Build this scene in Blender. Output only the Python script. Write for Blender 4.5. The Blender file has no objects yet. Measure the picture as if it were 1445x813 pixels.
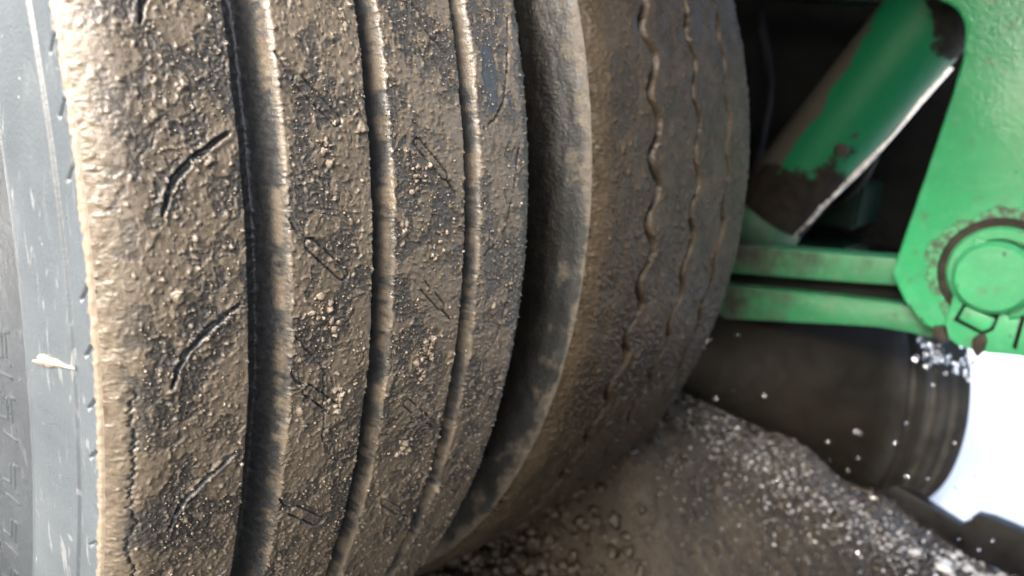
import bpy, bmesh, math, random
import numpy as np
from mathutils import Matrix, Vector
random.seed(7); rng = np.random.default_rng(11)
C = bpy.context.scene.collection
rad = math.radians

# ---------------------------------------------------------------- camera
CP = np.array([-0.11906596, -0.82392736, 0.13419012])
CR = np.array([[0.65747287, 0.14690577, -0.73901835],
               [-0.74718917, 0.25357631, -0.61433495],
               [0.09714817, 0.95609507, 0.27648592]])
FPX = 1045.16
cam = bpy.data.cameras.new('camera'); co = bpy.data.objects.new('camera', cam); C.objects.link(co)
M = Matrix([[*CR[0], CP[0]], [*CR[1], CP[1]], [*CR[2], CP[2]], [0, 0, 0, 1]])
co.matrix_world = M
cam.sensor_width = 36; cam.lens = FPX / 1445 * 36
cam.clip_start = .01; cam.clip_end = 2000
cam.dof.use_dof = True; cam.dof.focus_distance = .39; cam.dof.aperture_fstop = 6.3
bpy.context.scene.camera = co

# ---------------------------------------------------------------- light
SUN_EL, SUN_AZ = 40, 259            # azimuth of the sun as a compass-like angle from +Y, clockwise
w = bpy.data.worlds.new('World'); bpy.context.scene.world = w; w.use_nodes = True
nt = w.node_tree; bg = nt.nodes['Background']; sky = nt.nodes.new('ShaderNodeTexSky')
sky.sky_type = 'NISHITA'; sky.sun_disc = False; sky.sun_elevation = rad(SUN_EL); sky.sun_rotation = rad(SUN_AZ)
sky.dust_density = 6; sky.air_density = 1.0; sky.ozone_density = 1.0
nt.links.new(sky.outputs[0], bg.inputs[0]); bg.inputs[1].default_value = .15
sl = bpy.data.lights.new('sun', 'SUN'); so = bpy.data.objects.new('sun', sl); C.objects.link(so)
sl.energy = 1.0; sl.angle = rad(30); sl.color = (1, .965, .91)
sd = Vector((math.sin(rad(SUN_AZ)) * math.cos(rad(SUN_EL)), math.cos(rad(SUN_AZ)) * math.cos(rad(SUN_EL)), math.sin(rad(SUN_EL))))
so.rotation_euler = sd.to_track_quat('Z', 'Y').to_euler()
vs = bpy.context.scene.view_settings
vs.view_transform = 'Standard'; vs.look = 'None'; vs.gamma = 1; vs.exposure = 2.62
bpy.context.scene.cycles.max_bounces = 6

# ---------------------------------------------------------------- helpers
def ray(px, py): return CR @ np.array([(px - 722.5) / FPX, -(py - 406.5) / FPX, -1.0])
def PX(px, py, X):
    """point of the plane x = X seen in that direction of the survey photograph"""
    d = ray(px, py); t = (X - CP[0]) / d[0]; return Vector(CP + d * t)
def link(name, me, mat, parent=None):
    o = bpy.data.objects.new(name, me); C.objects.link(o)
    if mat: me.materials.append(mat)
    if parent: o.parent = parent
    return o
def bmo(name, bm, mat, parent=None, smooth=False, auto=None):
    me = bpy.data.meshes.new(name); bm.normal_update(); bm.to_mesh(me); bm.free()
    if smooth: me.shade_smooth()
    if auto: me.shade_smooth(); me.set_sharp_from_angle(angle=rad(auto))
    return link(name, me, mat, parent)
def tag(o, label, cat, group=None):
    o['label'] = label; o['category'] = cat
    if group: o['group'] = group
    return o
def thing(name, label, cat, loc=(0, 0, 0), group=None):
    o = bpy.data.objects.new(name, None); C.objects.link(o); o.empty_display_size = .05
    return tag(o, label, cat, group)      # parts are given in world coordinates: base at the origin
def struct(o): o['kind'] = 'structure'; return o

def gn(x, y, seed=0):
    ix = np.floor(x).astype(np.int64); iy = np.floor(y).astype(np.int64); fx = x - ix; fy = y - iy
    def g(i, j, dx, dy):
        h = (i * 73856093) ^ (j * 19349663) ^ (seed * 83492791 + 12345)
        h = (h ^ (h >> 13)) * 1274126177; h = (h ^ (h >> 16)) & 1023
        a = h * (2 * np.pi / 1024); return np.cos(a) * dx + np.sin(a) * dy
    u = fx * fx * fx * (fx * (fx * 6 - 15) + 10); v = fy * fy * fy * (fy * (fy * 6 - 15) + 10)
    a = g(ix, iy, fx, fy); b = g(ix + 1, iy, fx - 1, fy); c = g(ix, iy + 1, fx, fy - 1); d = g(ix + 1, iy + 1, fx - 1, fy - 1)
    return ((a * (1 - u) + b * u) * (1 - v) + (c * (1 - u) + d * u) * v) * 1.5
def fbm(x, y, seed=0, o=3):
    r = 0; a = 1; t = 0
    for k in range(o): r = r + a * gn(x * 2 ** k, y * 2 ** k, seed + k * 17); t += a; a *= .5
    return r / t * 1.3
def ss(a, b, x): t = np.clip((x - a) / (b - a), 0, 1); return t * t * (3 - 2 * t)
def segdist(x, y, pts):
    best = None
    for (ax, ay), (bx, by) in zip(pts[:-1], pts[1:]):
        dx, dy = bx - ax, by - ay; t = np.clip(((x - ax) * dx + (y - ay) * dy) / (dx * dx + dy * dy), 0, 1)
        d = np.hypot(x - ax - t * dx, y - ay - t * dy)
        best = d if best is None else np.minimum(best, d)
    return best

def gridmesh(name, X, Y, Z, mat, parent, attrs={}, closed=False, flip=False):
    n, m = X.shape
    co_ = np.stack([X, Y, Z], -1).reshape(-1, 3).astype(np.float32)
    idx = np.arange(n * m).reshape(n, m)
    if closed: idx = np.vstack([idx, idx[:1]])
    a = idx[:-1, :-1].ravel(); b = idx[:-1, 1:].ravel(); c = idx[1:, 1:].ravel(); d = idx[1:, :-1].ravel()
    q = np.stack([a, d, c, b] if flip else [a, b, c, d], 1).astype(np.int32)
    me = bpy.data.meshes.new(name); me.vertices.add(len(co_)); me.vertices.foreach_set('co', co_.ravel())
    nf = len(q); me.loops.add(nf * 4); me.loops.foreach_set('vertex_index', q.ravel())
    me.polygons.add(nf); me.polygons.foreach_set('loop_start', np.arange(nf, dtype=np.int32) * 4)
    me.polygons.foreach_set('loop_total', np.full(nf, 4, np.int32))
    me.update(calc_edges=True); me.shade_smooth()
    for k, v in attrs.items():
        at = me.attributes.new(k, 'FLOAT', 'POINT'); at.data.foreach_set('value', v.astype(np.float32).ravel())
    return link(name, me, mat, parent)

# ---------------------------------------------------------------- materials
class Mat:
    def __init__(s, name, rough=.5, metal=0, spec=.5):
        s.m = bpy.data.materials.new(name); s.m.use_nodes = True; s.t = s.m.node_tree
        s.b = s.t.nodes['Principled BSDF']; s.b.inputs['Roughness'].default_value = rough
        s.b.inputs['Metallic'].default_value = metal; s.b.inputs['Specular IOR Level'].default_value = spec
        s.tc = s.t.nodes.new('ShaderNodeTexCoord').outputs['Object']
    def n(s, t, **k):
        o = s.t.nodes.new(t)
        for a, b in k.items():
            if a.startswith('_'): setattr(o, a[1:], b)
        return o
    def l(s, a, b): s.t.links.new(a, b)
    def noise(s, scale, detail=4, rough=.55, dist=0, vec=None):
        o = s.n('ShaderNodeTexNoise'); o.inputs['Scale'].default_value = scale; o.inputs['Detail'].default_value = detail
        o.inputs['Roughness'].default_value = rough; o.inputs['Distortion'].default_value = dist
        s.l(vec or s.tc, o.inputs['Vector']); return o.outputs['Fac']
    def scaled(s, v):
        o = s.n('ShaderNodeMapping'); o.inputs['Scale'].default_value = v; s.l(s.tc, o.inputs['Vector']); return o.outputs[0]
    def ramp(s, f, stops):
        r = s.n('ShaderNodeValToRGB'); e = r.color_ramp.elements
        while len(e) < len(stops): e.new(.5)
        for i, (p, c) in enumerate(stops):
            e[i].position = p; e[i].color = (*c, 1) if len(c) == 3 else (c[0],) * 3 + (1,)
        s.l(f, r.inputs[0]); return r.outputs[0]
    def mix(s, f, a, b):
        o = s.n('ShaderNodeMix', _data_type='RGBA')
        if isinstance(f, float): o.inputs[0].default_value = f
        else: s.l(f, o.inputs[0])
        for k, v in ((6, a), (7, b)):
            if isinstance(v, tuple): o.inputs[k].default_value = (*v, 1) if len(v) == 3 else (v[0],) * 3 + (1,)
            else: s.l(v, o.inputs[k])
        return o.outputs[2]
    def math(s, op, a, b=0.0, clamp=False):
        o = s.n('ShaderNodeMath', _operation=op, _use_clamp=clamp)
        for i, v in enumerate((a, b)):
            if isinstance(v, (int, float)): o.inputs[i].default_value = v
            else: s.l(v, o.inputs[i])
        return o.outputs[0]
    def attr(s, n):
        o = s.n('ShaderNodeAttribute', _attribute_name=n); return o.outputs['Fac']
    def bump(s, h, dist, strength=1.0, prev=None):
        o = s.n('ShaderNodeBump'); o.inputs['Distance'].default_value = dist; o.inputs['Strength'].default_value = strength
        s.l(h, o.inputs['Height'])
        if prev: s.l(prev, o.inputs['Normal'])
        s.l(o.outputs[0], s.b.inputs['Normal']); return o.outputs[0]
    def col(s, c):
        if isinstance(c, tuple): s.b.inputs['Base Color'].default_value = (*c, 1)
        else: s.l(c, s.b.inputs['Base Color'])
    def rough(s, c): s.l(c, s.b.inputs['Roughness'])

def tread_mat(name, dark, light, rubber, spec=.5, wet=.25):
    m = Mat(name, .5, 0, spec)
    mud = m.attr('mud'); f = m.math('ADD', mud, m.math('MULTIPLY', m.math('SUBTRACT', m.noise(700, 4), .5), .55), True)
    f = m.ramp(f, [(.22, (0,)), (.80, (1,))])
    mc = m.ramp(m.noise(22, 5, .6), [(.32, dark), (.68, light)])
    mc2 = m.mix(m.ramp(m.noise(420, 3), [(.35, (0,)), (.75, (.7,))]), mc, tuple(x * 1.25 for x in light))
    rb = m.mix(m.ramp(m.noise(300, 4), [(.4, (0,)), (.7, (1,))]), rubber, tuple(x * 1.9 for x in rubber))
    m.col(m.mix(f, rb, mc2))
    rr = m.ramp(m.noise(60, 4), [(.35, (wet,)), (.65, (wet + .24,))])
    m.rough(m.mix(f, (.34,), rr))
    b1 = m.bump(m.noise(1100, 3, .6), .00035, .7)
    m.bump(m.noise(300, 3, .5, .4), .0008, .4, b1)
    return m.m
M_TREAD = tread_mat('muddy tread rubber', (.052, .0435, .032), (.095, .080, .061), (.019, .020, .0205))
M_TREAD2 = tread_mat('shade-darkened muddy tread rubber', (.0125, .0102, .0072), (.030, .0238, .0165), (.006, .0058, .0052), .16, .34)  # tread colours lowered to paint in the inner tyre's shade

def side_mat():
    m = Mat('dusty sidewall rubber')
    base = m.ramp(m.noise(9, 5, .6), [(.3, (.044, .054, .063)), (.7, (.078, .092, .104))])
    scf = m.noise(1, 4, .6, 1.5, m.scaled((160, 160, 26)))
    base = m.mix(m.ramp(scf, [(.62, (0,)), (.66, (.55,))]), base, (.16, .17, .175))
    sc = m.noise(1, 5, .6, .4, m.scaled((60, 90, 30)))
    base = m.mix(m.ramp(sc, [(.62, (0,)), (.72, (.35,))]), base, (.10, .115, .13))
    spots = m.noise(230, 2, .5)
    base = m.mix(m.ramp(spots, [(.74, (0,)), (.78, (1,))]), base, (.20, .20, .20))
    mud = m.attr('mud'); f = m.ramp(m.math('ADD', mud, m.math('MULTIPLY', m.math('SUBTRACT', m.noise(260, 5, .65), .5), 1.1)), [(.45, (0,)), (.62, (1,))])
    m.col(m.mix(f, base, (.16, .137, .105)))
    m.rough(m.ramp(m.noise(40, 4), [(.3, (.24,)), (.7, (.42,))]))
    w = m.math('MULTIPLY', m.attr('serration'), m.math('SINE', m.attr('phase')))
    b = m.bump(w, .0005, 1.0)
    m.bump(m.noise(500, 4, .6), .0005, .5, b)
    return m.m
M_SIDE = side_mat()
def side2_mat():
    m = Mat('gap-shaded inner sidewall rubber', .4, 0, .3)
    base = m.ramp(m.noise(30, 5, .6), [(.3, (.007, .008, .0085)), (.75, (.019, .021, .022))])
    base = m.mix(m.math('MULTIPLY', m.attr('gap_shade'), .85), base, m.ramp(m.noise(70, 5, .7), [(.45, (.0022, .002, .0016)), (.75, (.012, .0095, .007))]))  # near-black colour paints the shade down in the gap between the tyres
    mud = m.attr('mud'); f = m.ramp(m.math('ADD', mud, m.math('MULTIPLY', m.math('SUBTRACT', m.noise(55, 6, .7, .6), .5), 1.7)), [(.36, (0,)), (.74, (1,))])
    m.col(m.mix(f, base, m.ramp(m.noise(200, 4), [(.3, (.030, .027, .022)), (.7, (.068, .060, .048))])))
    m.rough(m.mix(f, (.36,), (.6,)))
    m.bump(m.noise(420, 4, .6), .0009, .7)
    return m.m
M_SIDE2 = side2_mat()

def green_mat(name, g, rust=.62, scale=9, orange=True, rough=.32):
    m = Mat(name, rough)
    base = m.mix(m.noise(6, 4), tuple(x * .82 for x in g), tuple(min(1, x * 1.18) for x in g))
    base = m.mix(m.ramp(m.noise(26, 6, .7), [(.35, (0,)), (.65, (.55,))]), base, tuple(x * .72 + .012 for x in g))
    base = m.mix(m.ramp(m.noise(75, 5, .7), [(.52, (0,)), (.66, (.35,))]), base, tuple(x * .9 + .07 for x in g))
    blot = m.ramp(m.noise(38, 6, .65), [(.58, (0,)), (.70, (.6,))])
    base = m.mix(blot, base, (.09, .12, .075))
    f = m.ramp(m.math('ADD', m.noise(scale, 7, .68), m.math('MULTIPLY', m.attr('dirt'), .5)), [(rust - .02, (0,)), (rust + (.05 if orange else .26), (1,))])
    pits = m.ramp(m.noise(120, 2, .5), [(.73, (0,)), (.76, (1,))])
    f2 = m.math('MAXIMUM', f, pits)
    dc = m.ramp(m.noise(90, 5, .7), [(.3, (.010, .010, .0085)), (.7, (.036, .033, .027))])
    m.col(m.mix(f2, base, dc))
    m.rough(m.mix(f2, (rough,), (.8,)))
    if orange:
        b = m.bump(m.math('MULTIPLY', m.noise(190, 3, .5, .3), m.ramp(m.noise(9, 2), [(.35, (.15,)), (.65, (1,))])), .0026, .5)
        m.bump(f2, .0006, .6, b)
    else: m.bump(m.noise(160, 4, .6), .0012, .5)
    return m.m
GREEN = (.034, .295, .122)
M_PLATE = green_mat('green enamel plate', GREEN, .72, 9, True, .24)
M_GREEN = green_mat('scuffed green paint', GREEN, .66, 14, False, .42)
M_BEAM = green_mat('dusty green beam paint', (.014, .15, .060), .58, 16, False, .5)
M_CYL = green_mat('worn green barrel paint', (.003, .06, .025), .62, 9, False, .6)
def simple(name, lo, hi, scale=30, rough=.5, metal=0, bump=.001, spec=.5):
    m = Mat(name, rough, metal, spec); m.col(m.ramp(m.noise(scale, 5, .62), [(.3, lo), (.7, hi)]))
    m.rough(m.ramp(m.noise(scale * 1.7, 4), [(.3, (max(.05, rough - .14),)), (.7, (min(1, rough + .14),))]))
    if bump: m.bump(m.noise(scale * 6, 4, .6), bump, .7)
    return m.m
M_RUST = simple('rusty grease', (.008, .0065, .005), (.036, .028, .021), 60, .5, 0, .003, .3)
def smear_mat():
    m = Mat('plate paint speckled with grease', .35)
    base = m.mix(m.noise(6, 4), tuple(x * .82 for x in GREEN), tuple(x * 1.18 for x in GREEN))
    m.col(m.mix(m.ramp(m.noise(150, 6, .75), [(.42, (0,)), (.56, (.95,))]), base, (.030, .030, .022))); m.bump(m.noise(150, 5, .7), .0015, .6); return m.m
M_SMEAR = smear_mat()
M_PRIMER = simple('grey brown worn primer', (.07, .065, .055), (.12, .108, .09), 40, .5)
M_STEEL = simple('bright scraped steel', (.30, .30, .30), (.75, .75, .74), 60, .33, 1, .001)
M_BLACK = simple('black greasy underbody', (.0015, .002, .002), (.005, .006, .006), 12, .6, 0, .004, .12)
M_DGREEN = simple('oily dark green casting', (.001, .006, .004), (.003, .014, .009), 10, .5, 0, .004, .15)
M_ROLL = None

# ---------------------------------------------------------------- ground
def ground_mat():
    m = Mat('wet gravelly mud', .3, 0, .30)
    a = m.ramp(m.noise(14, 8, .7), [(.3, (.006, .0046, .003)), (.55, (.018, .0138, .009)), (.75, (.038, .030, .020))])
    a = m.mix(m.ramp(m.noise(120, 4, .6), [(.60, (0,)), (.72, (.5,))]), a, (.05, .043, .034))
    m.col(a)
    m.rough(m.ramp(m.noise(26, 5, .6), [(.38, (.10,)), (.62, (.45,))]))
    b = m.bump(m.noise(55, 6, .7), .009, 1)
    m.bump(m.noise(260, 3, .6), .004, .8, b)
    return m.m
M_GROUND = ground_mat()
CREST = [(.66, -.24, .27), (.82, -.365, .235), (.95, -.47, .17), (1.06, -.585, .085), (1.20, -.70, .004)]
def mound(x, y):
    # slurry heaped up beside the inner tyre, falling away towards the far side
    best = np.full(np.shape(x), 9.0); hh = np.zeros(np.shape(x)); side = np.zeros(np.shape(x))
    for (ax, ay, ah), (bx, by, bh) in zip(CREST[:-1], CREST[1:]):
        dx, dy = bx - ax, by - ay; t = np.clip(((x - ax) * dx + (y - ay) * dy) / (dx * dx + dy * dy), 0, 1)
        ex, ey = x - ax - t * dx, y - ay - t * dy; d = np.hypot(ex, ey); k = d < best
        best = np.where(k, d, best); hh = np.where(k, ah + (bh - ah) * t, hh); side = np.where(k, ey * 1.0 + ex * .8, side)
    wd = np.where(side > 0, .055, .19)
    return hh * np.exp(-(best / wd) ** 2) * ss(.60, .70, x + (y + .3) * -.2)
def gheight(x, y):
    near = np.exp(-(((x - .9) / .9) ** 2 + ((y + .4) / .8) ** 2))
    h = mound(x, y) + near * (.016 * fbm(x / .12, y / .12, 5, 3) + .007 * np.abs(fbm(x / .03, y / .03, 9, 3)) + .0035 * fbm(x / .009, y / .009, 31, 2))
    return -.5235 + h
def spaced(lo, hi, flo, fhi, fine, grow=1.25):
    a = list(np.arange(flo, fhi + fine, fine)); st = fine; x = flo
    left = []
    while x > lo: st *= grow; x -= st; left.append(x)
    st = fine; x = a[-1]; right = []
    while x < hi: st *= grow; x += st; right.append(x)
    return np.array(left[::-1] + a + right)
gx = spaced(-900, 900, .35, 1.75, .005); gy = spaced(-900, 900, -1.25, .12, .005)
GX, GY = np.meshgrid(gx, gy)
g = struct(gridmesh('ground', GX, GY, gheight(GX, GY), M_GROUND, None))
# pale dry concrete yard on the open side of the vehicle
m = Mat('pale dry concrete', .7); m.col(m.ramp(m.noise(5, 6, .6), [(.3, (.70, .71, .72)), (.7, (.76, .77, .78))])); m.bump(m.noise(60, 5), .002, .5)
yx = spaced(1.19, 60, 1.19, 2.2, .02); yy = spaced(-60, 40, -2.2, -.28, .02)
YX, YY = np.meshgrid(yx, yy)
struct(gridmesh('concrete_yard', YX, YY, np.where(YX < 1.20, -.53, -.505) + .001 * fbm(YX / .2, YY / .2, 3, 3), m.m, None))

# ---------------------------------------------------------------- tyres
PITCH = 360 / 42
def widen(fine_lo, fine_hi, step, coarse=1.5):
    a = np.arange(fine_lo, fine_hi, step); b = np.arange(fine_hi, fine_lo + 360, coarse); return np.concatenate([a, b])
def revolve(name, u, r, h, nu, nr, th, mat, parent, attrs, flip=False):
    T = np.radians(th)[:, None]; U = u + nu * h; R = r + nr * h
    return gridmesh(name, U, R * np.cos(T), R * np.sin(T), mat, parent, attrs, closed=True, flip=flip)
def profile_normals(u, r, sgn=1):
    du = np.gradient(u); dr = np.gradient(r); L = np.hypot(du, dr); return -dr / L * sgn, du / L * sgn
def groove(u, a, b, depth, wl, wr):
    """0 at the top, -depth at the floor; steep left wall, sloping right wall"""
    f = np.minimum(ss(a, a + wl, u), 1 - ss(b - wr, b, u)); return -depth * f

def outer_tread(parent):
    u = np.concatenate([np.arange(-.006, .03, .00055), np.arange(.03, .15, .0006), np.arange(.15, .2685, .0008)])
    th = widen(156, 224, .065)
    r = .522 - .0014 * ((u - .131) / .075) ** 2 - .0085 * np.maximum(0, (np.abs(u - .131) - .120) / .0175) ** 2
    nu, nr = profile_normals(u, r)
    U, T = np.meshgrid(u, th); S = T * np.pi / 180 * .52
    wob = .0008 * fbm(S / .035, U * 0, 41, 3)
    wob2 = .0010 * gn(S / .012, U * 0, 43) + .0006 * gn(S / .005, U * 0, 47)
    Ug = U + wob
    gr = groove(Ug, .0545 + 0, .0785, .0185, .0036, .0110) + groove(Ug + wob2 * .3, .1265, .1422, .0165, .0015, .0080) + groove(Ug + wob2 * .3, .1965, .2122, .0165, .0015, .0080)
    ing = np.clip(-gr / .004, 0, 1)
    # mud
    wx = .0022 * fbm(U / .009, S / .009, 3, 2); wy = .0022 * fbm(U / .009, S / .009, 8, 2)
    a, b = U + wx, S + wy
    patch = fbm(U / .034, S / .05, 21, 4)                      # where the mud lies thick
    net = 1 - np.abs(gn(a / .0052, b / .0052, 61)) * 2.6
    net2 = 1 - np.abs(gn(a / .0026, b / .0029, 67)) * 2.6
    blob = np.maximum(0, gn(a / .0036, b / .0042, 71) - .22)
    smear = fbm((U + S * .35) / .0045, (S - U * .3) / .022, 77, 3)
    film = ss(-.22, .25, patch + .35 * ss(.02, -.002, U) + .12 * smear)
    gran = ss(.25, -.25, patch)                                # granular areas between
    edge = ss(.005, -.004, U)
    pf = fbm(a / .013, b / .017, 83, 3) + .7 * patch
    step = ss(-.06, .03, pf); rimr = np.exp(-((pf - .03) / .05) ** 2)
    net3 = 1 - np.abs(gn(a / .0017, b / .0018, 69)) * 2.4
    cn = np.clip(net, 0, 1) ** 6; cn2 = np.clip(net2, 0, 1) ** 4 + .45 * np.clip(net3, 0, 1) ** 3
    g_ = 1 - .8 * step
    h = .00055 * step + .00035 * rimr * (.4 + cn2) + (.00055 * cn * (.35 + .65 * g_) + .00060 * cn2 * g_)
    h = h + .0003 * step * smear + .00035 * step * np.maximum(0, fbm(a / .007, b / .008, 87, 2))
    h = h + .0016 * blob * (.12 + .7 * gran) + .0030 * np.maximum(0, gn(a / .0021, b / .0021, 73) - .36)
    lump = np.maximum(0, fbm(a / .009, b / .009, 91, 3) - .38) * ss(.0, .4, fbm(U / .05, S / .07, 93, 2))
    h = h + .0060 * lump
    h = h * (1 - .5 * ss(.022, .004, U))
    h = h * (1 - .75 * ing) + ing * .0005 * fbm(U / .005, S / .004, 99, 3)
    thick = h * 1000
    mud = np.clip(.24 + .30 * step + .22 * film + .45 * thick * (1 - .5 * step), 0, 1)
    ingm = ss(-.22, .22, fbm(U / .02, S / .024, 55, 5) + .3 * fbm(U / .004, S / .0035, 56, 3) + .05)   # mud left in the grooves
    rw = ss(-.0110, -.0045, gr) * ing
    mud = mud * (1 - ing) + ing * (.10 + (.12 + .66 * rw) * ingm)
    # sipes: the pattern repeats every PITCH degrees
    k = np.pi / 180 * .52
    def loc(t0): return (((T - t0) % PITCH)) * k
    cut = np.zeros_like(U); lip = np.zeros_like(U)
    jit = .00025 * gn(U / .006, S / .006, 111)
    for off in (0, 1):
        def sg(pts, t0): 
            return segdist(U + jit, loc(t0) + off * PITCH * k + jit, [(p[0], (p[1] - t0) * k) for p in pts])
        d = sg([(.050, 169.3), (.0467, 169.51), (.0346, 170.4), (.0255, 171.29), (.0212, 172.09), (.0188, 173.0)], 168.8)
        wdt = .0013 * ss(.016, .024, U) * (1 - .45 * ss(.036, .050, U)) + .0004
        cut = np.maximum(cut, ss(wdt * 1.25, wdt * .35, d) * .0034); lip = np.maximum(lip, ss(.0045, .0012, d) * .0007)
        d = sg([(.2159, 177.4), (.226, 176.8), (.2368, 175.6), (.2455, 172.2), (.2500, 169.8)], 168.8)
        cut = np.maximum(cut, ss(.0012, .0003, d) * .0016)
        # rib two: long loop with a tail
        d = sg([(.0885, 175.15), (.1075, 177.1)], 173.5); cut = np.maximum(cut, ss(.00085, .0002, np.abs(d - .0030)) * .0018)
        d = sg([(.0782, 173.75), (.0815, 174.45), (.0868, 174.85)], 173.5); cut = np.maximum(cut, ss(.0010, .0003, d) * .0016)
        # rib three
        d = sg([(.1605, 169.75), (.1800, 171.8)], 169.0); cut = np.maximum(cut, ss(.00085, .0002, np.abs(d - .0026)) * .0017)
        d = sg([(.1815, 172.1), (.1895, 172.95)], 169.0); cut = np.maximum(cut, ss(.0011, .0003, d) * .0016)
    filled = ss(.55, .15, fbm(U / .014, S / .017, 131, 2))       # mud bridges some of the cuts
    cut = cut * (.15 + .85 * filled)
    h = h - cut * (1 - ing) + lip * (1 - ing)
    mud = mud * (1 - .8 * np.clip(cut / .0012, 0, 1))
    # crack in the mud crust along the shoulder
    cu = .0030 + .0035 * fbm(S / .03, S * 0, 141, 2) + .0022 * gn(S / .0045, S * 0, 143) + .0012 * gn(S / .0018, S * 0, 147)
    win = ss(180.8, 182.0, T) * ss(197, 195.5, T)
    cr = ss(.0009, .0002, np.abs(U - cu)) * win
    h = h - .0013 * cr; mud = mud * (1 - .9 * cr)
    # second crack, running from the first groove into rib two
    c2 = segdist(U + .0014 * gn(S / .004, U / .004, 151) , T * k + .0012 * gn(U / .003, S / .003, 153), [(.080, 180.3 * k), (.091, 181.7 * k), (.098, 182.8 * k), (.101, 187.5 * k)])
    c2 = ss(.0008, .0002, c2); h = h - .0012 * c2; mud = mud * (1 - .8 * c2)
    # bare, clean wet spot on rib four
    cl = ss(1.0, .8, np.hypot((U - .2255) / .0075, (T - 165.4) / 2.7)); h = h * (1 - cl * (ing < .1)); mud = mud * (1 - cl)
    h = h + gr
    edgewob = edge * (.0005 * fbm(S / .009, U / .006, 161, 2) + .0006)
    h = h + edgewob; mud = np.maximum(mud, edge * .9 * (1 - cr))
    return revolve('tread', u[None, :], r[None, :], h, nu[None, :], nr[None, :], th, M_TREAD, parent, {'mud': mud}), (u, r, th, h, mud)

def outer_side(parent):
    ctrl = [(-.006, .5099), (-.0085, .5065), (-.0095, .500), (-.0108, .4930), (-.0150, .478), (-.0188, .4625), (-.0200, .4612), (-.0235, .446), (-.0268, .425), (-.0285, .40), (-.0270, .365), (-.020, .325), (-.006, .30), (.012, .29)]
    cu = np.array([c[0] for c in ctrl]); cr = np.array([c[1] for c in ctrl])
    rr = np.concatenate([np.arange(.5099, .405, -.0006), np.arange(.405, .29, -.004)])
    u = np.interp(rr, cr[::-1], cu[::-1]); 
    ker = np.ones(5) / 5; us = np.convolve(np.pad(u, 2, 'edge'), ker, 'valid')
    u = us; u[0] = -.006
    nu, nr = profile_normals(u, rr); nu, nr = -np.abs(nu), np.abs(nr)
    th = widen(160, 214, .075)
    R, T = np.meshgrid(rr, th); k = np.pi / 180; S = T * k * .48
    h = .00025 * fbm(S / .05, R / .02, 201, 3)
    h = h + .0009 * ss(.4950, .4915, R) * ss(.440, .462, R) - .0009 * ss(.4620, .4605, R)
    mud = ss(.5035, .5095, R + .0012 * fbm(S / .006, R / .003, 203, 3)) * .95
    h = h + .0012 * mud * (1 + .6 * fbm(S / .005, R / .004, 207, 2)) * ss(.5099, .5080, R)
    h = h - .0009 * ss(.0011, .0003, np.abs(R - .4932)) - .0009 * ss(.0011, .0003, np.abs(R - .4615))
    # little slanting slits below the shoulder
    p2 = PITCH / 3
    for off in (0, 1):
        t = ((T - 170.2) % p2) + off * p2
        d = segdist(R + 0 * t, t * k * .5, [(.5058, .004), (.5010, .0095)])
        h = h - .0016 * ss(.0013, .0004, d) * (gn(np.floor((T - 170.2) / p2) * 3.7, R * 0 + .5, 9) > -.25)
    # raised characters near the widest part, mostly worn away
    def stroke(pts, wd=.0007, dep=.0006):
        nonlocal h
        d = segdist(R, T * k * .44, [(a, b * k * .44) for a, b in pts]); h = h + dep * ss(wd * 1.6, wd * .4, d)
    for t0 in (180.2, 184.6, 189.6, 194.4, 199.2):
        q = t0
        stroke([(.4475, q), (.4440, q + .1), (.4435, q + 2.0), (.4470, q + 2.2)])
        stroke([(.4400, q + .4), (.4395, q + 1.9), (.4330, q + 2.1)])
        stroke([(.4470, q + 3.0), (.4340, q + 3.2), (.4260, q + 1.6)])
    ser = ss(.4605, .459, R) * ss(.41, .42, R); phase = (T - (R - .46) * 200) * 2 * np.pi / .19
    return revolve('sidewall', u[None, :], rr[None, :], h, nu[None, :], nr[None, :], th, M_SIDE, parent, {'mud': mud, 'serration': ser, 'phase': phase}, flip=True)

def plain_wall(name, pts, sign, parent, mat, lo=150, hi=226):
    """closing wall from the tread edge down to the bead; pts = [(u, r)]"""
    rr = np.concatenate([np.linspace(pts[0][1], .44, 60), np.linspace(.437, pts[-1][1], 20)])
    cr = np.array([p[1] for p in pts])[::-1]; cu = np.array([p[0] for p in pts])[::-1]
    u = np.interp(rr, cr, cu); u = np.convolve(np.pad(u, 2, 'edge'), np.ones(5) / 5, 'valid'); u[0] = pts[0][0]
    nu, nr = profile_normals(u, rr); nu = sign * np.abs(nu); nr = np.abs(nr)
    th = widen(lo, hi, .2, 2.0); R, T = np.meshgrid(rr, th); S = T * np.pi / 180 * .5
    top = pts[0][1]
    mud = ss(top - .023, top + .004, R + .026 * fbm(S / .028, R / .016, 301, 4)) * .66 + .10 + .35 * ss(top - .004, top - .001, R)
    h = .0004 * fbm(S / .02, R / .01, 303, 3) + .0006 * mud * np.abs(fbm(S / .008, R / .006, 307, 2)); h = h * ss(top, top - .002, R)
    gap_shade = ss(.490, .480, R + .004 * fbm(S / .02, R / .01, 309, 3))  # mask of the painted shade, growing towards the bead
    h = h + .0005 * ss(.0022, .0006, np.abs(R - .455))
    return revolve(name, u[None, :], rr[None, :], h, nu[None, :], nr[None, :], th, mat, parent, {'mud': mud * (1 - gap_shade), 'gap_shade': gap_shade}, flip=(sign < 0))

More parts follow.
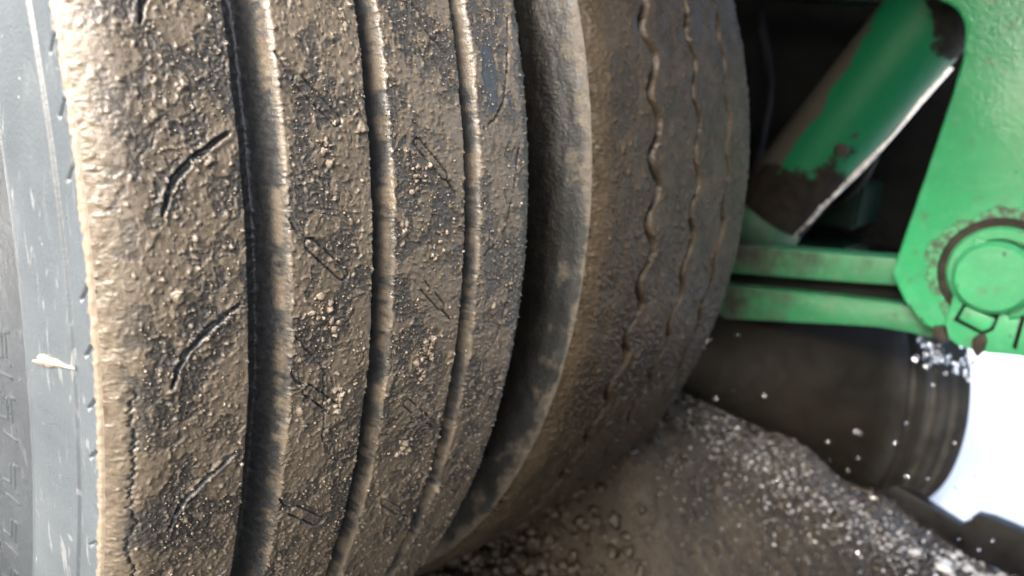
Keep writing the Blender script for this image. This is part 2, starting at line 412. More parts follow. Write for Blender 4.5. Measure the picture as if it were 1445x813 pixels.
def inner_tread(parent):
    u = np.concatenate([np.arange(.346, .50, .0011), np.arange(.50, .6205, .0013)])
    th = widen(149, 226, .13)
    r = .5205 - .0016 * ((u - .483) / .075) ** 2 - .0065 * np.maximum(0, (np.abs(u - .483) - .118) / .019) ** 2
    nu, nr = profile_normals(u, r)
    U, T = np.meshgrid(u, th); S = T * np.pi / 180 * .52
    zl = 2 * np.pi * .52 / 63; 
    def zz(ph): 
        x = (S / zl + ph + .03 * fbm(S / .08, S * 0, 405, 2)) % 1.0
        t = 2 * np.abs(x - .5); return ((-.5 * np.cos(np.pi * np.clip((t - .5) * 1.15 + .5, 0, 1))))
    gr = np.zeros_like(U)
    fill = ss(196, 214, T)
    for c, amp, wd, dep, ph in ((.4200, .0118, .0120, .0105, .541), (.4900, .0090, .0100, .0095, .595), (.5530, .0070, .0095, .0090, .69)):
        cu = c + amp * zz(ph) + .0009 * fbm(S / .012, S * 0, 411 + int(c * 100), 2)
        x = U - cu; f = np.minimum(ss(-wd * .5, -wd * .30, x), 1 - ss(-wd * .05, wd * .5, x)); gr = gr - dep * f
    ing = np.clip(-gr / .003, 0, 1)
    wx = .003 * fbm(U / .012, S / .012, 413, 2); a = U + wx; b = S + wx
    patch = fbm(U / .04, S / .06, 421, 3)
    net = 1 - np.abs(gn(a / .0055, b / .0055, 431)) * 2.6
    h = .0007 * np.clip(net, 0, 1) ** 3 + .0010 * np.clip(1 - np.abs(gn(a / .0030, b / .0032, 439)) * 2.6, 0, 1) ** 2 + .0022 * np.maximum(0, gn(a / .0042, b / .005, 433) - .2) * ss(.3, -.2, patch) + .0008 * ss(-.1, .3, patch)
    h = h + .0035 * np.maximum(0, fbm(a / .010, b / .010, 437, 3) - .3)
    mud = np.clip(.42 + .35 * ss(-.2, .3, patch) + .32 * h * 1000 + .3 * ss(.385, .352, U), 0, 1) * (1 - .35 * ing)
    h = h * (1 - .6 * ing) + gr
    lipu = ss(.356, .348, U); h = h + lipu * .0006 * fbm(S / .008, U / .006, 441, 2)
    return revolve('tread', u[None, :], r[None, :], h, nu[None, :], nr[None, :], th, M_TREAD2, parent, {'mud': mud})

def rim(parent, u0, u1):
    prof = [(u0 + .012, .290), (u0 + .004, .300), (u0 + .002, .294), (u0 + .020, .270), (u0 + .06, .262), (u1 - .06, .262), (u1 - .02, .270), (u1 - .002, .294), (u1 - .004, .300), (u1 - .012, .290)]
    u = np.array([p[0] for p in prof])[None, :]; r = np.array([p[1] for p in prof])[None, :]; T = np.radians(np.arange(0, 360, 5))[:, None]
    gridmesh('rim', u + 0 * T, r * np.cos(T), r * np.sin(T), M_DGREEN, parent, closed=True)
    bm = bmesh.new(); bmesh.ops.create_cone(bm, cap_ends=True, segments=48, radius1=.263, radius2=.263, depth=.012)
    bmesh.ops.rotate(bm, verts=bm.verts, matrix=Matrix.Rotation(rad(90), 3, 'Y')); bmesh.ops.translate(bm, verts=bm.verts, vec=((u0 + u1) / 2 + .05, 0, 0))
    bmo('wheel_disc', bm, M_DGREEN, parent)

w1 = thing('truck_wheel', 'outer muddy tyre with straight grooves, nearest the camera, pale grey sidewall at the left', 'tyre')
_, TR = outer_tread(w1); outer_side(w1)
e0 = float(TR[1][-1])
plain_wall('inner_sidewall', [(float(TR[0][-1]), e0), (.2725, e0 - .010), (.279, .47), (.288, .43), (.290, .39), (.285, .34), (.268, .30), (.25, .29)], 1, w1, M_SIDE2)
rim(w1, .0, .262)
w2 = thing('truck_wheel', 'inner darker tyre with zigzag grooves, behind the straight-grooved tyre and left of the green frame', 'tyre')
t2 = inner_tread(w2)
r0 = .5205 - .0016 * (.137 / .075) ** 2 - .0065
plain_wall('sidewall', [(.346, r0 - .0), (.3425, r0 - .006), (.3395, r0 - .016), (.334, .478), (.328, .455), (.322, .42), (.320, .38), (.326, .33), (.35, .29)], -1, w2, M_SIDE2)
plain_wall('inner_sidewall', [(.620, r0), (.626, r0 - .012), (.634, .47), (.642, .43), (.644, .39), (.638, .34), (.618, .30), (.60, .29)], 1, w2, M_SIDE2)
rim(w2, .35, .616)
# unseen copies of both wheels, added behind the camera to block skylight
for src, lab in ((w1, 'unseen outer wheel copy added to shade the straight-grooved tyre'), (w2, 'unseen inner wheel copy added to shade the zigzag-grooved tyre')):
    r_ = src.copy(); C.objects.link(r_); r_.location = (0, -1.39, 0); r_.rotation_euler = (rad(140), 0, 0); r_['label'] = lab
    for ch in src.children:
        c_ = ch.copy(); C.objects.link(c_); c_.parent = r_

def scatter(name, P, S, mat, sub=1, squash=.7):
    ico = bmesh.new(); bmesh.ops.create_icosphere(ico, subdivisions=sub, radius=1)
    bv = np.array([v.co[:] for v in ico.verts]); bf = np.array([[v.index for v in f.verts] for f in ico.faces]); ico.free()
    N = len(P); k = len(bv)
    sc = S[:, None, None] * rng.uniform(.65, 1.25, (N, 1, 3)) * np.array([1, 1, squash])
    v = bv[None] * (1 + .22 * rng.standard_normal((N, k, 1)).clip(-1.6, 1.6)) * sc + P[:, None, :]
    F = (bf[None] + np.arange(N)[:, None, None] * k).reshape(-1, 3)
    me = bpy.data.meshes.new(name); v = v.reshape(-1, 3).astype(np.float32); me.vertices.add(len(v)); me.vertices.foreach_set('co', v.ravel())
    nf = len(F); me.loops.add(nf * 3); me.loops.foreach_set('vertex_index', F.astype(np.int32).ravel()); me.polygons.add(nf)
    me.polygons.foreach_set('loop_start', np.arange(nf, dtype=np.int32) * 3); me.polygons.foreach_set('loop_total', np.full(nf, 3, np.int32))
    me.update(calc_edges=True); me.shade_smooth(); return link(name, me, mat)

# crumbs of mud and grit stuck to the outer tread
def crumbs():
    u, r, th, h, mud = TR
    ico = bmesh.new(); bmesh.ops.create_icosphere(ico, subdivisions=2, radius=1)
    bv = np.array([v.co[:] for v in ico.verts]); bf = np.array([[v.index for v in f.verts] for f in ico.faces]); ico.free()
    nth = int((th < 224).sum()); V = []; F = []; n = 0
    cl = [(.103, 179.9, 9), (.168, 184.2, 30), (.172, 182.9, 22), (.175, 176.3, 8), (.096, 178.9, 12), (.164, 190.8, 24), (.108, 184.6, 24), (.1, 170, 10), (.16, 172, 12)]
    pts = []
    for c in cl:
        for _ in range(c[2]): pts.append((rng.normal(c[0], .0038), rng.normal(c[1], .55), rng.uniform(.0007, .0020)))
    for _ in range(1000): pts.append((rng.uniform(.004, .265), rng.uniform(157, 222), .0003 + .0008 * rng.random() ** 3))
    for pu, pt, s in pts:
        i = np.searchsorted(u, pu); j = np.searchsorted(th[:nth], pt)
        if i >= len(u) or j >= nth: continue
        hh = h[j, i]
        if hh < -.003: continue
        R = r[i] + hh + s * .15; t = math.radians(pt)
        sc = s * rng.uniform(.6, 1.3, 3); v = bv * sc * (1 + .35 * rng.standard_normal((len(bv), 1)).clip(-1, 1))
        V.append(v + [pu, R * math.cos(t), R * math.sin(t)]); F.append(bf + n); n += len(bv)
    V = np.vstack(V); F = np.vstack(F)
    me = bpy.data.meshes.new('mud_crumbs'); me.from_pydata(V.tolist(), [], F.tolist()); me.shade_smooth()
    mm = Mat('pale wet crumbs', .65, 0, .3); mm.col(mm.ramp(mm.noise(150, 2), [(.35, (.09, .075, .058)), (.7, (.20, .17, .14))])); mm.bump(mm.noise(1500, 2), .0004, .6)
    o = link('mud_crumbs', me, mm.m, w1); o['kind'] = 'stuff'
crumbs()
def grains():
    # wet sand grains in the mud film, thick in drifts and thin between them
    u, r, th, h, mud = TR
    N = 16000; pu = rng.uniform(.006, .266, N); pt = rng.uniform(157, 222, N); S = pt * np.pi / 180 * .52
    dens = ss(.15, -.35, fbm(pu / .034, S / .05, 21, 4)) * .8 + .35 * ss(.1, .5, fbm(pu / .011, S / .014, 501, 3))
    k = rng.random(N) < dens; pu, pt = pu[k], pt[k]
    i = np.searchsorted(u, pu).clip(0, len(u) - 1); j = np.searchsorted(th[th < 224], pt).clip(0, int((th < 224).sum()) - 1)
    hh = h[j, i]; k = hh > -.0025; pu, pt, i, hh = pu[k], pt[k], i[k], hh[k]
    sz = .00025 + .00065 * rng.random(len(pu)) ** 2; Rr = r[i] + hh + sz * .3; t = np.radians(pt)
    P = np.stack([pu, Rr * np.cos(t), Rr * np.sin(t)], 1)
    mm = Mat('wet sand grains', .28); mm.col(mm.ramp(mm.noise(400, 2), [(.35, (.05, .042, .032)), (.7, (.13, .112, .088))]))
    o = scatter('sand_grains', P, sz, mm.m, 1, 1.0); o.parent = w1; o['kind'] = 'stuff'

# clay splash on the sidewall
def splash():
    th0, r_ = 180.9, .479
    bm = bmesh.new(); n = 26; ring = []
    for k in range(n):
        a = 2 * math.pi * k / n; e = 1 + .30 * math.sin(3 * a + 1) + .22 * math.sin(5 * a) + .12 * math.sin(9 * a)
        dr = .0115 * math.cos(a) * e * (1.0 if math.cos(a) < 0 else .9); dt = .0024 * math.sin(a) * e
        R = r_ + dr; uu = float(np.interp(R, [.425, .446, .4612, .4625, .478, .4925], [-.0268, -.0235, -.02, -.0188, -.015, -.0112]))
        t = rad(th0) + dt / r_ - dr * .3; ring.append((uu, R, t))
    top = [bm.verts.new((u - .0022, R * math.cos(t), R * math.sin(t))) for u, R, t in [( (a[0]), r_ + (a[1] - r_) * .8, rad(th0) + (a[2] - rad(th0)) * .8) for a in ring]]
    bot = [bm.verts.new((u - .0004, R * math.cos(t), R * math.sin(t))) for u, R, t in ring]
    bm.faces.new(top)
    for k in range(n): bm.faces.new([top[k], bot[k], bot[(k + 1) % n], top[(k + 1) % n]])
    bmesh.ops.recalc_face_normals(bm, faces=bm.faces)
    bmo('clay_splash', bm, simple('dry clay splash', (.22, .19, .15), (.32, .28, .225), 200, .8, 0, .0005), w1, smooth=True)
splash()
grains()

# ---------------------------------------------------------------- green frame on the right
def prism(name, pts, X, th, mat, parent, bevel=.0, seg=2, dirt=None, auto=35):
    """outline in photograph pixels, standing in the plane x = X, th thick away from the camera"""
    bm = bmesh.new(); a = [bm.verts.new(PX(px, py, X)) for px, py in pts]
    f = bm.faces.new(a); r = bmesh.ops.extrude_face_region(bm, geom=[f])
    vs_ = [v for v in r['geom'] if isinstance(v, bmesh.types.BMVert)]; bmesh.ops.translate(bm, verts=vs_, vec=(th, 0, 0))
    bmesh.ops.recalc_face_normals(bm, faces=bm.faces)
    if bevel: bmesh.ops.bevel(bm, geom=list(bm.edges), offset=bevel, segments=seg, affect='EDGES', profile=.6)
    return bmo(name, bm, mat, parent, auto=auto)
def dirty(o, fn):
    me = o.data; at = me.attributes.new('dirt', 'FLOAT', 'POINT')
    at.data.foreach_set('value', np.array([fn(v.co) for v in me.vertices], np.float32))
def arc(cx, cy, r, a0, a1, n=12, ry=None):
    ry = ry or r
    return [(cx + r * math.cos(rad(a0 + (a1 - a0) * k / n)), cy - ry * math.sin(rad(a0 + (a1 - a0) * k / n))) for k in range(n + 1)]
fr = thing('machine_frame', 'bright green steel frame plate with pin boss and two beams, right of the tyres', 'frame')
XP = .95
plate = [(1300, -70), (1300, -12)] + arc(1318, 44, 44, 75, 0, 8) + [(1358, 84), (1345, 128), (1310, 235), (1258, 386), (1276, 425), (1303, 458), (1340, 476), (1420, 480), (1640, 470), (1640, -70)]
o = prism('side_plate', plate, XP, .030, M_PLATE, fr, .004, 3)
dirty(o, lambda c: 0)
# ring of grease and rust round the boss
def disc(name, cx, cy, rpx, X0, X1, mat, parent, rin=0, bevel=.002, seg=56, dirt=0):
    c = PX(cx, cy, XP); e = PX(cx + rpx, cy, XP); 
    d0 = np.linalg.norm(np.array(PX(cx, cy - rpx, XP) - c)); R = float(d0)
    bm = bmesh.new(); loops = []
    cy_, cz_ = c.y, c.z
    prof = [(X1, R), (X0 + bevel, R), (X0, R - bevel)]
    if rin: prof += [(X0, R * rin / rpx), (X1, R * rin / rpx)]
    else: prof += [(X0 - .0008, R * .5)]
    wob = lambda k: 1 + (.05 * math.sin(2 * math.pi * k / seg * 4 + 1) + .03 * math.sin(2 * math.pi * k / seg * 11) + .02 * math.sin(2 * math.pi * k / seg * 23 + 2) if rin == 58 else 0)
    prof = [(x, r) for x, r in prof]
    rows = [[bm.verts.new((x, cy_ + r * (wob(k) if r > R * .9 else 1) * math.cos(2 * math.pi * k / seg), cz_ + r * (wob(k) if r > R * .9 else 1) * math.sin(2 * math.pi * k / seg))) for k in range(seg)] for x, r in prof]
    for a, b in zip(rows[:-1], rows[1:]):
        for k in range(seg): bm.faces.new([a[k], a[(k + 1) % seg], b[(k + 1) % seg], b[k]])
    if not rin: bm.faces.new(rows[-1])
    bmesh.ops.recalc_face_normals(bm, faces=bm.faces)
    o = bmo(name, bm, mat, parent, auto=40); dirty(o, lambda c: dirt); return o
disc('grease_smear', 1409, 386, 92, XP - .0012, XP + .01, M_SMEAR, fr, rin=58, bevel=.0008, seg=90)
disc('grease_ring', 1412, 386, 79, XP - .0050, XP + .01, M_RUST, fr, rin=60, bevel=.003)
disc('bush', 1412, 385, 66, XP - .012, XP + .01, M_GREEN, fr, rin=50, bevel=.003)
disc('pin_head', 1407, 388, 50, XP - .034, XP + .01, M_GREEN, fr, bevel=.005)
# lock tab beside the pin, running down to the clevis
o = prism('clevis', [(1376, 333), (1400, 345), (1400, 400), (1425, 452), (1470, 445), (1640, 440), (1640, 520), (1470, 510), (1440, 503), (1395, 499), (1382, 495), (1370, 494), (1352, 488), (1339, 478), (1334, 458), (1345, 417), (1359, 385), (1366, 358)], XP - .020, .018, M_GREEN, fr, .0025); dirty(o, lambda c: .04)
o = prism('slot_shade', [(1366, 417), (1412, 442), (1402, 466), (1387, 473), (1345, 452)], XP - .0215, .004, M_BLACK, fr, 0)  # black plate painting in the slot's dark and the shadow under the pin head
o = prism('slot_block', [(1362, 433), (1404, 451), (1397, 464), (1386, 468), (1352, 450)], XP - .028, .009, M_GREEN, fr, .002); dirty(o, lambda c: .03)
o = prism('slit', [(1441, 446), (1447, 448), (1434, 494), (1428, 490)], XP - .0215, .004, M_BLACK, fr, 0)
o = prism('mud_lump', [(1372, 476), (1388, 470), (1393, 482), (1388, 497), (1378, 506), (1370, 492)], XP - .026, .012, M_RUST, fr, .003)
o = prism('mud_lump', [(1313, 462), (1333, 460), (1340, 480), (1330, 487), (1316, 478)], XP - .008, .02, M_RUST, fr, .003)
# beams running back behind the wheels
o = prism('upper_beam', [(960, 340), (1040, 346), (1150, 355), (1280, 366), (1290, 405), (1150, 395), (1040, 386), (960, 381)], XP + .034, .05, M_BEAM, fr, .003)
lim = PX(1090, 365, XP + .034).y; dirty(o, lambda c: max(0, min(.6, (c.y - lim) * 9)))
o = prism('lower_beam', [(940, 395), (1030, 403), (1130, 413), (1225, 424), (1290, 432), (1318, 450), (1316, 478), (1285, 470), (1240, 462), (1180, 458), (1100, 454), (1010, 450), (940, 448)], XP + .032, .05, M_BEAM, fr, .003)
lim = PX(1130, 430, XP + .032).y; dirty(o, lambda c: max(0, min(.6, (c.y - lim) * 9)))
o = prism('spacer_strip', [(940, 380), (1290, 404), (1290, 436), (940, 400)], XP + .060, .02, M_BLACK, fr, 0)
o = prism('top_bar', [(1000, -40), (1300, -30), (1300, 6), (1190, 2), (1000, -6)], XP + .20, .05, M_DGREEN, fr, .003)

# hydraulic cylinder
cyl = thing('hydraulic_cylinder', 'slanting green hydraulic cylinder with a black greasy foot, left of the green frame plate', 'cylinder')
A = PX(1322, 12, 1.10); B = PX(1098, 284, 1.09); AX = (A - B); L = AX.length; AX.normalize()
q = AX.to_track_quat('Z', 'Y').to_matrix()
def tube(name, s0, s1, R0, mat, parent, steps=40, seg=72, prof=None, irr=0, rv=None):
    bm = bmesh.new(); rows = []
    for i in range(steps + 1):
        f = i / steps; s = s0 + (s1 - s0) * f; R = R0 * (prof(f) if prof else 1); row = []
        for k in range(seg):
            a = 2 * math.pi * k / seg
            p = Vector((R * math.cos(a), R * math.sin(a), s)); row.append(bm.verts.new(B + q @ p))
        rows.append(row)
    for a, b in zip(rows[:-1], rows[1:]):
        for k in range(seg): bm.faces.new([a[k], a[(k + 1) % seg], b[(k + 1) % seg], b[k]])
    bm.faces.new(rows[0][::-1]); bm.faces.new(rows[-1])
    return bmo(name, bm, mat, parent, auto=50)
RC = .066
def barrel_mat():
    m = Mat('green barrel with grease and bare primer', .3, 0, .14)
    gcol = m.mix(m.noise(7, 4), (.003, .075, .032), (.006, .105, .045))
    dirt = m.attr('dirt'); pri = m.attr('primer')
    nz = m.math('MULTIPLY', m.math('SUBTRACT', m.noise(17, 6, .65), .5), 2.1)
    f1 = m.ramp(m.math('ADD', pri, nz), [(.44, (0,)), (.56, (1,))])
    f2 = m.ramp(m.math('ADD', dirt, nz), [(.42, (0,)), (.58, (1,))])
    c = m.mix(f1, gcol, (.050, .047, .039))
    m.col(m.mix(f2, c, m.ramp(m.noise(60, 5, .7), [(.3, (.003, .0032, .003)), (.7, (.019, .0145, .011))])))
    m.rough(m.mix(f2, (.46,), (.85,))); m.bump(m.noise(80, 4), .002, .4)
    return m.m
MB = barrel_mat()
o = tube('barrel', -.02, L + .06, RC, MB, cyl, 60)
vx = (Vector(CP) - (A + B) / 2); vx -= AX * vx.dot(AX); vx.normalize(); sx = vx.cross(AX)   # sx: sideways as seen from the camera
left = PX(1075, 235, 1.09) - PX(1125, 330, 1.09); sgn = 1 if left.dot(sx) > 0 else -1
dv, pv = [], []
for v in o.data.vertices:
    p = v.co - B; s = p.dot(AX) / L; c = p.dot(sx) * sgn / RC
    sd_ = -c                                                 # +1 on the right hand edge
    dv.append(float(np.clip(.5 + (.21 - s + .16 * sd_) * 3.2, 0, 1) if s < .8 else np.clip(.5 + (s - .97 + .10 * sd_) * 6, 0, 1)))
    pv.append(float(np.clip(.5 + (c - .50 - .9 * max(0, s - .45)) * 2.4, 0, 1)))
for nme, vals in (('dirt', dv), ('primer', pv)):
    at = o.data.attributes.new(nme, 'FLOAT', 'POINT'); at.data.foreach_set('value', np.array(vals, np.float32))
o = tube('foot_ring', -.075, -.012, RC * 1.02, M_CYL, cyl, 12, prof=lambda f: .80 + .20 * math.sin(f * math.pi) ** .5 if 0 < f < 1 else .80); dirty(o, lambda c: .25)
tube('piston_rod', -.20, -.07, RC * .45, M_BLACK, cyl, 2)
tube('end_collar', L + .045, L + .10, RC * 1.08, M_RUST, cyl, 6)
# rusty grease plug on the barrel
bm = bmesh.new(); bmesh.ops.create_cone(bm, cap_ends=True, segments=20, radius1=.012, radius2=.009, depth=.008)
c0 = PX(1192, 206, 1.09); s_ = (c0 - B).dot(AX); base = B + AX * s_ + (vx * .93 + sx * (-.36) * sgn).normalized() * (RC + .001)
bmesh.ops.transform(bm, verts=bm.verts, matrix=Matrix.Translation(base) @ (base - (B + AX * s_)).to_track_quat('Z', 'Y').to_matrix().to_4x4())
bmesh.ops.bevel(bm, geom=list(bm.edges), offset=.0015, segments=2, affect='EDGES'); bmo('grease_plug', bm, M_RUST, cyl, auto=40)

# bent bright strip of metal beside the cylinder
XS = 1.02
pts = [(1343, 95), (1300, 143), (1262, 189), (1230, 223), (1203, 250), (1175, 278), (1160, 291), (1143, 312), (1121, 334)]
bm = bmesh.new(); rows = []
for i, (px, py) in enumerate(pts):
    c = PX(px, py, XS); a = pts[max(0, i - 1)]; b = pts[min(len(pts) - 1, i + 1)]
    n = Vector((0, *(np.array([(PX(*b, XS) - PX(*a, XS)).z, -(PX(*b, XS) - PX(*a, XS)).y])))).normalized()
    wv = n * (.0018 + .0006 * math.sin(i * 2.1)) * (1.35 if 2 < i < 7 else .9); t = Vector((.002, 0, 0)); rows.append([bm.verts.new(c + wv - t), bm.verts.new(c - wv - t), bm.verts.new(c - wv + t * 3), bm.verts.new(c + wv + t * 3)])
for a, b in zip(rows[:-1], rows[1:]):
    for k in range(4): bm.faces.new([a[k], a[(k + 1) % 4], b[(k + 1) % 4], b[k]])
bm.faces.new(rows[0]); bm.faces.new(rows[-1][::-1]); bmesh.ops.recalc_face_normals(bm, faces=bm.faces)
tag(bmo('metal_strip', bm, M_STEEL, None), 'thin bent bright metal strip along the lower edge of the green cylinder', 'metal strip')

# ---------------------------------------------------------------- vehicle underbody
def box(bm, x0, x1, y0, y1, z0, z1):
    v = bmesh.ops.create_cube(bm, size=1)['verts']
    bmesh.ops.transform(bm, verts=v, matrix=Matrix.Translation(((x0 + x1) / 2, (y0 + y1) / 2, (z0 + z1) / 2)) @ Matrix.Diagonal((x1 - x0, y1 - y0, z1 - z0, 1)))
ub = thing('vehicle_underbody', 'black greasy underside of the machine in the dark gap behind the green cylinder', 'vehicle')
def bpart(name, mat, *boxes, bev=.006):
    bm = bmesh.new()
    for b in boxes: box(bm, *b)
    if bev: bmesh.ops.bevel(bm, geom=list(bm.edges), offset=bev, segments=2, affect='EDGES')
    return bmo(name, bm, mat, ub, auto=35)
bpart('deck', M_BLACK, (.0, .92, -2.4, 2.2, .60, .70), (.921, 1.50, -.56, 2.2, .60, .70))  # out-of-view deck, its height and extent shaped to block skylight
bpart('gearbox', M_BLACK, (1.42, 1.50, -.61, 2.2, -.12, .598), (1.42, 1.50, -.50, 2.2, -.44, -.123))
bpart('back_panel', M_BLACK, (.66, 1.40, 1.0, 1.05, -.40, .598))
bpart('cross_member', M_DGREEN, (.70, 1.415, .10, .24, -.30, -.16))
bpart('bracket', M_DGREEN, (1.28, 1.415, -.44, -.25, -.075, .01), (1.33, 1.415, -.40, -.30, .012, .19))
bpart('shelf', M_DGREEN, (1.20, 1.415, -.44, .09, -.15, -.11))
bm = bmesh.new(); bmesh.ops.create_cone(bm, cap_ends=True, segments=40, radius1=.10, radius2=.10, depth=.72)
bmesh.ops.rotate(bm, verts=bm.verts, matrix=Matrix.Rotation(rad(90), 3, 'Y')); bmesh.ops.translate(bm, verts=bm.verts, vec=(1.04, 0, 0))
bmo('axle', bm, M_BLACK, ub, auto=40)
def hose(name, pts, r, mat, parent):
    cu = bpy.data.curves.new(name, 'CURVE'); cu.dimensions = '3D'; cu.bevel_depth = r; cu.bevel_resolution = 4
    s = cu.splines.new('BEZIER'); s.bezier_points.add(len(pts) - 1)
    for bp, p in zip(s.bezier_points, pts): bp.co = p; bp.handle_left_type = bp.handle_right_type = 'AUTO'
    t = bpy.data.objects.new('tmp', cu); C.objects.link(t); dg = bpy.context.evaluated_depsgraph_get()
    me = bpy.data.meshes.new_from_object(t.evaluated_get(dg)); bpy.data.objects.remove(t)
    me.materials.clear(); me.shade_smooth(); return link(name, me, mat, parent)
M_HOSE = simple('black rubber hose', (.003, .003, .003), (.008, .008, .008), 40, .5, 0, .001, .15)
hose('hose', [PX(1070, 20, 1.3), PX(1085, 120, 1.26), PX(1075, 190, 1.2), PX(1062, 250, 1.12), PX(1050, 330, 1.15)], .010, M_HOSE, ub)
hose('hose', [PX(1250, -30, 1.3), PX(1262, 90, 1.3), PX(1240, 200, 1.26), PX(1205, 265, 1.25), PX(1120, 300, 1.3)], .009, M_HOSE, ub)

# ---------------------------------------------------------------- smooth far roller
def roller():
    yaw = rad(-57); ax = Vector((math.cos(yaw), math.sin(yaw), 0)); Rr = .192; end = Vector((1.30, -.603, -.540 + Rr)); Lr = .46
    prof = [(-Lr, .08), (-Lr, .17), (-Lr + .02, .188)] + [(-Lr + .02 + (Lr - .125) * k / 20, .1915) for k in range(1, 20)]
    for k in range(34):
        s = -.10 + .10 * k / 33; base = .192 - .010 * (k / 33) ** 2.4; gr = .0035 * max(0, math.sin(k / 33 * math.pi * 6.2)) ** 2; prof.append((s, base - gr))
    prof += [(.004, .176), (.006, .160), (.004, .12), (0, .08)]
    T = np.radians(np.arange(0, 360, 2.5))[:, None]; s = np.array([p[0] for p in prof])[None, :]; r = np.array([p[1] for p in prof])[None, :] * .192 / .192
    bx, by = -math.sin(yaw), math.cos(yaw)
    X = end.x + s * ax.x + r * np.cos(T) * bx; Y = end.y + s * ax.y + r * np.cos(T) * by; Z = end.z + r * np.sin(T) + 0 * s
    m = Mat('worn dark roller rubber', .34, 0, .08)
    m.col(m.mix(m.math('MULTIPLY', m.attr('band'), m.ramp(m.noise(25, 4), [(.3, (.3,)), (.7, (1,))])), m.ramp(m.noise(8, 5, .6), [(.3, (.003, .0027, .0021)), (.7, (.009, .0078, .006))]), (.11, .11, .105))); m.bump(m.noise(50, 4), .003, .5)
    m.rough(m.ramp(m.noise(20, 4), [(.3, (.35,)), (.7, (.55,))]))
    rt = thing('roller', 'smooth dark wet roller standing in front of the white yard, below the green frame', 'roller')
    bd = ss(-.14, -.02, s) * (.25 + .75 * np.abs(gn(s / .016, s * 0 + .5, 5)) * 2).clip(0, 1) * .8 + 0 * T
    gridmesh('roller_tyre', X, Y, Z, m.m, rt, {'band': bd}, closed=True)
    bm = bmesh.new(); bmesh.ops.create_cone(bm, cap_ends=True, segments=32, radius1=.082, radius2=.082, depth=Lr - .02)
    bmesh.ops.transform(bm, verts=bm.verts, matrix=Matrix.Translation(end - ax * Lr / 2) @ ax.to_track_quat('Z', 'Y').to_matrix().to_4x4())
    bmo('hub', bm, M_BLACK, rt, auto=40)
roller()
# dark kerb bar with a notch, lying in front of the yard
XK = 1.12
kb = prism('steel_bar', [(1225, 650), (1262, 684), (1312, 714), (1358, 743), (1380, 727), (1402, 733), (1470, 762), (1560, 800), (1560, 860), (1400, 800), (1225, 720)], XK, .022, simple('wet black steel bar', (.004, .004, .0045), (.014, .014, .015), 30, .4, 0, .001, .2), None, .003)
tag(kb, 'black notched steel bar on the ground along the edge of the white yard', 'bar')

# ---------------------------------------------------------------- stones, clods, spray
def onground(x, y, lift): return np.stack([x, y, gheight(x, y) + lift], 1)
def stone_mat(name, a, b, rough, spec=.5):
    m = Mat(name, rough, 0, spec); m.col(m.ramp(m.noise(60, 3, .6), [(.3, a), (.7, b)])); m.bump(m.noise(300, 4, .65), .003 if rough > .1 else .001, .8); return m.m
N = 9000; x = rng.uniform(.42, 1.45, N); y = rng.uniform(-1.15, 0, N); s = .0012 + .0050 * rng.random(N) ** 4
st = scatter('gravel', onground(x, y, 0) + np.array([0, 0, 1]) * (s * .25)[:, None], s, stone_mat('wet gravel', (.008, .0062, .0042), (.034, .0265, .018), .12, .5)); st['kind'] = 'stuff'; st['label'] = 'wet gravel spread over the mud beside the tyres'
N = 70; f = rng.random(N); x = 1.02 + .14 * f + rng.normal(0, .02, N); y = -.74 - .16 * f + rng.normal(0, .03, N)
fl = scatter('pale_flecks', onground(x, y, .004), .0045 + .005 * rng.random(N), stone_mat('pale wet flecks', (.35, .35, .34), (.6, .61, .62), .09), 2, .3); fl['kind'] = 'stuff'; fl['label'] = 'pale wet flecks lying at the edge of the gravel by the white yard'
N = 900; f = rng.random(N) ** .55; x = .78 + .38 * f + rng.normal(0, .02, N) - .06 * rng.random(N); y = -.36 - .36 * f - .12 * rng.random(N) ** 1.5 + rng.normal(0, .015, N)  # pale-coloured specks in place of glints off the wet gravel
gl = scatter('glint_specks', onground(x, y, .002), .0010 + (.0014 + .0026 * f ** 2) * rng.random(N) ** 1.5, stone_mat('pale painted specks', (.22, .22, .225), (.5, .51, .53), .06), 1, .7); gl['kind'] = 'stuff'; gl['label'] = 'pale painted specks standing in for glints along the rim of the mud bank'
N = 1500; x = rng.uniform(.38, .70, N); y = -.20 - .26 * rng.random(N); s = .004 + .007 * rng.random(N) ** 1.5
keep = (x + (-y) * .2 + rng.normal(0, .035, N) < .715)
x, y, s = x[keep], y[keep], s[keep]
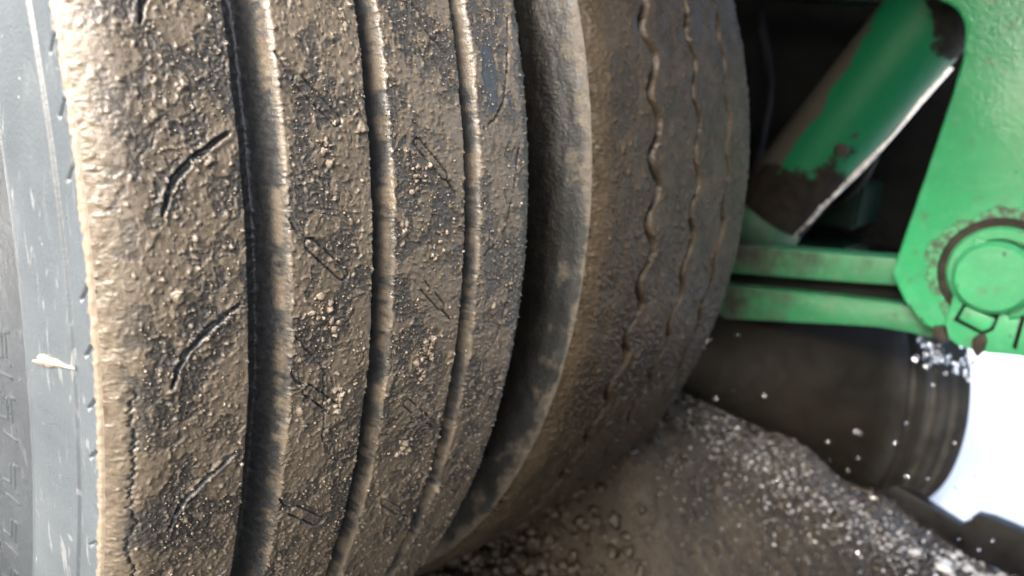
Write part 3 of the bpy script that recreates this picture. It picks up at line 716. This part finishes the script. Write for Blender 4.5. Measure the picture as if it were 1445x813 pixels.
cl = scatter('soil_clods', onground(x, y, 0) + np.array([0, 0, 1]) * (s * .9)[:, None], s, stone_mat('damp soil clods', (.009, .0066, .0046), (.028, .0215, .015), .32, .35), 2, .85); cl['kind'] = 'stuff'; cl['label'] = 'crumbly damp soil clods under the inner tyre'
# bright wet pebbles towards the open side
N = 11000; f = rng.random(N) ** .6; x = .70 + .60 * f + rng.normal(0, .05, N); y = -.30 - .47 * f + rng.normal(0, .06, N) - .05; s = .0014 + (.0022 + .0050 * f ** 2) * rng.random(N) ** 2
keep = (x > .68) & (x < 1.34); x, y, s, f = x[keep], y[keep], s[keep], f[keep]; N = len(x)
wp = scatter('wet_pebbles', onground(x, y, 0) + np.array([0, 0, 1]) * (s * .4)[:, None], s, stone_mat('glossy wet pebbles', (.012, .011, .010), (.032, .027, .021), .03, .7), 2); wp['kind'] = 'stuff'; wp['label'] = 'glossy wet pebbles on the mud near the white yard'
# water drops thrown up by the wheels
mw = Mat('water drops', .02); mw.b.inputs['Transmission Weight'].default_value = 1; mw.b.inputs['IOR'].default_value = 1.33; mw.col((.95, .97, 1.0))
dp = []; ds = []
for (px, py, X) in [(1035, 553, .95), (1042, 473, .92), (1000, 480, .9), (1085, 538, 1.0), (1179, 515, 1.05), (1197, 573, 1.05), (1213, 612, 1.05), (1280, 598, 1.0), (1317, 543, 1.0), (1285, 580, 1.1), (1009, 563, .9), (1170, 650, 1.0), (1078, 560, .95), (1210, 610, .9), (1232, 702, .98)]:
    dp.append(PX(px, py, X)); ds.append(random.uniform(.0022, .0036))
for k in range(90):
    f = random.random(); px = random.gauss(1305 + 80 * f, 12); py = random.gauss(496 + 30 * f, 10); dp.append(PX(px, py, random.uniform(1.0, 1.12))); ds.append(random.uniform(.0012, .0040))
for k in range(45): dp.append(PX(random.uniform(980, 1420), random.uniform(560, 790), random.uniform(.8, 1.0))); ds.append(random.uniform(.0012, .0022))
sp = scatter('water_spray', np.array([p[:] for p in dp]), np.array(ds), mw.m, 2, 1.0); sp['kind'] = 'stuff'; sp['label'] = 'water drops splashing under the green frame'
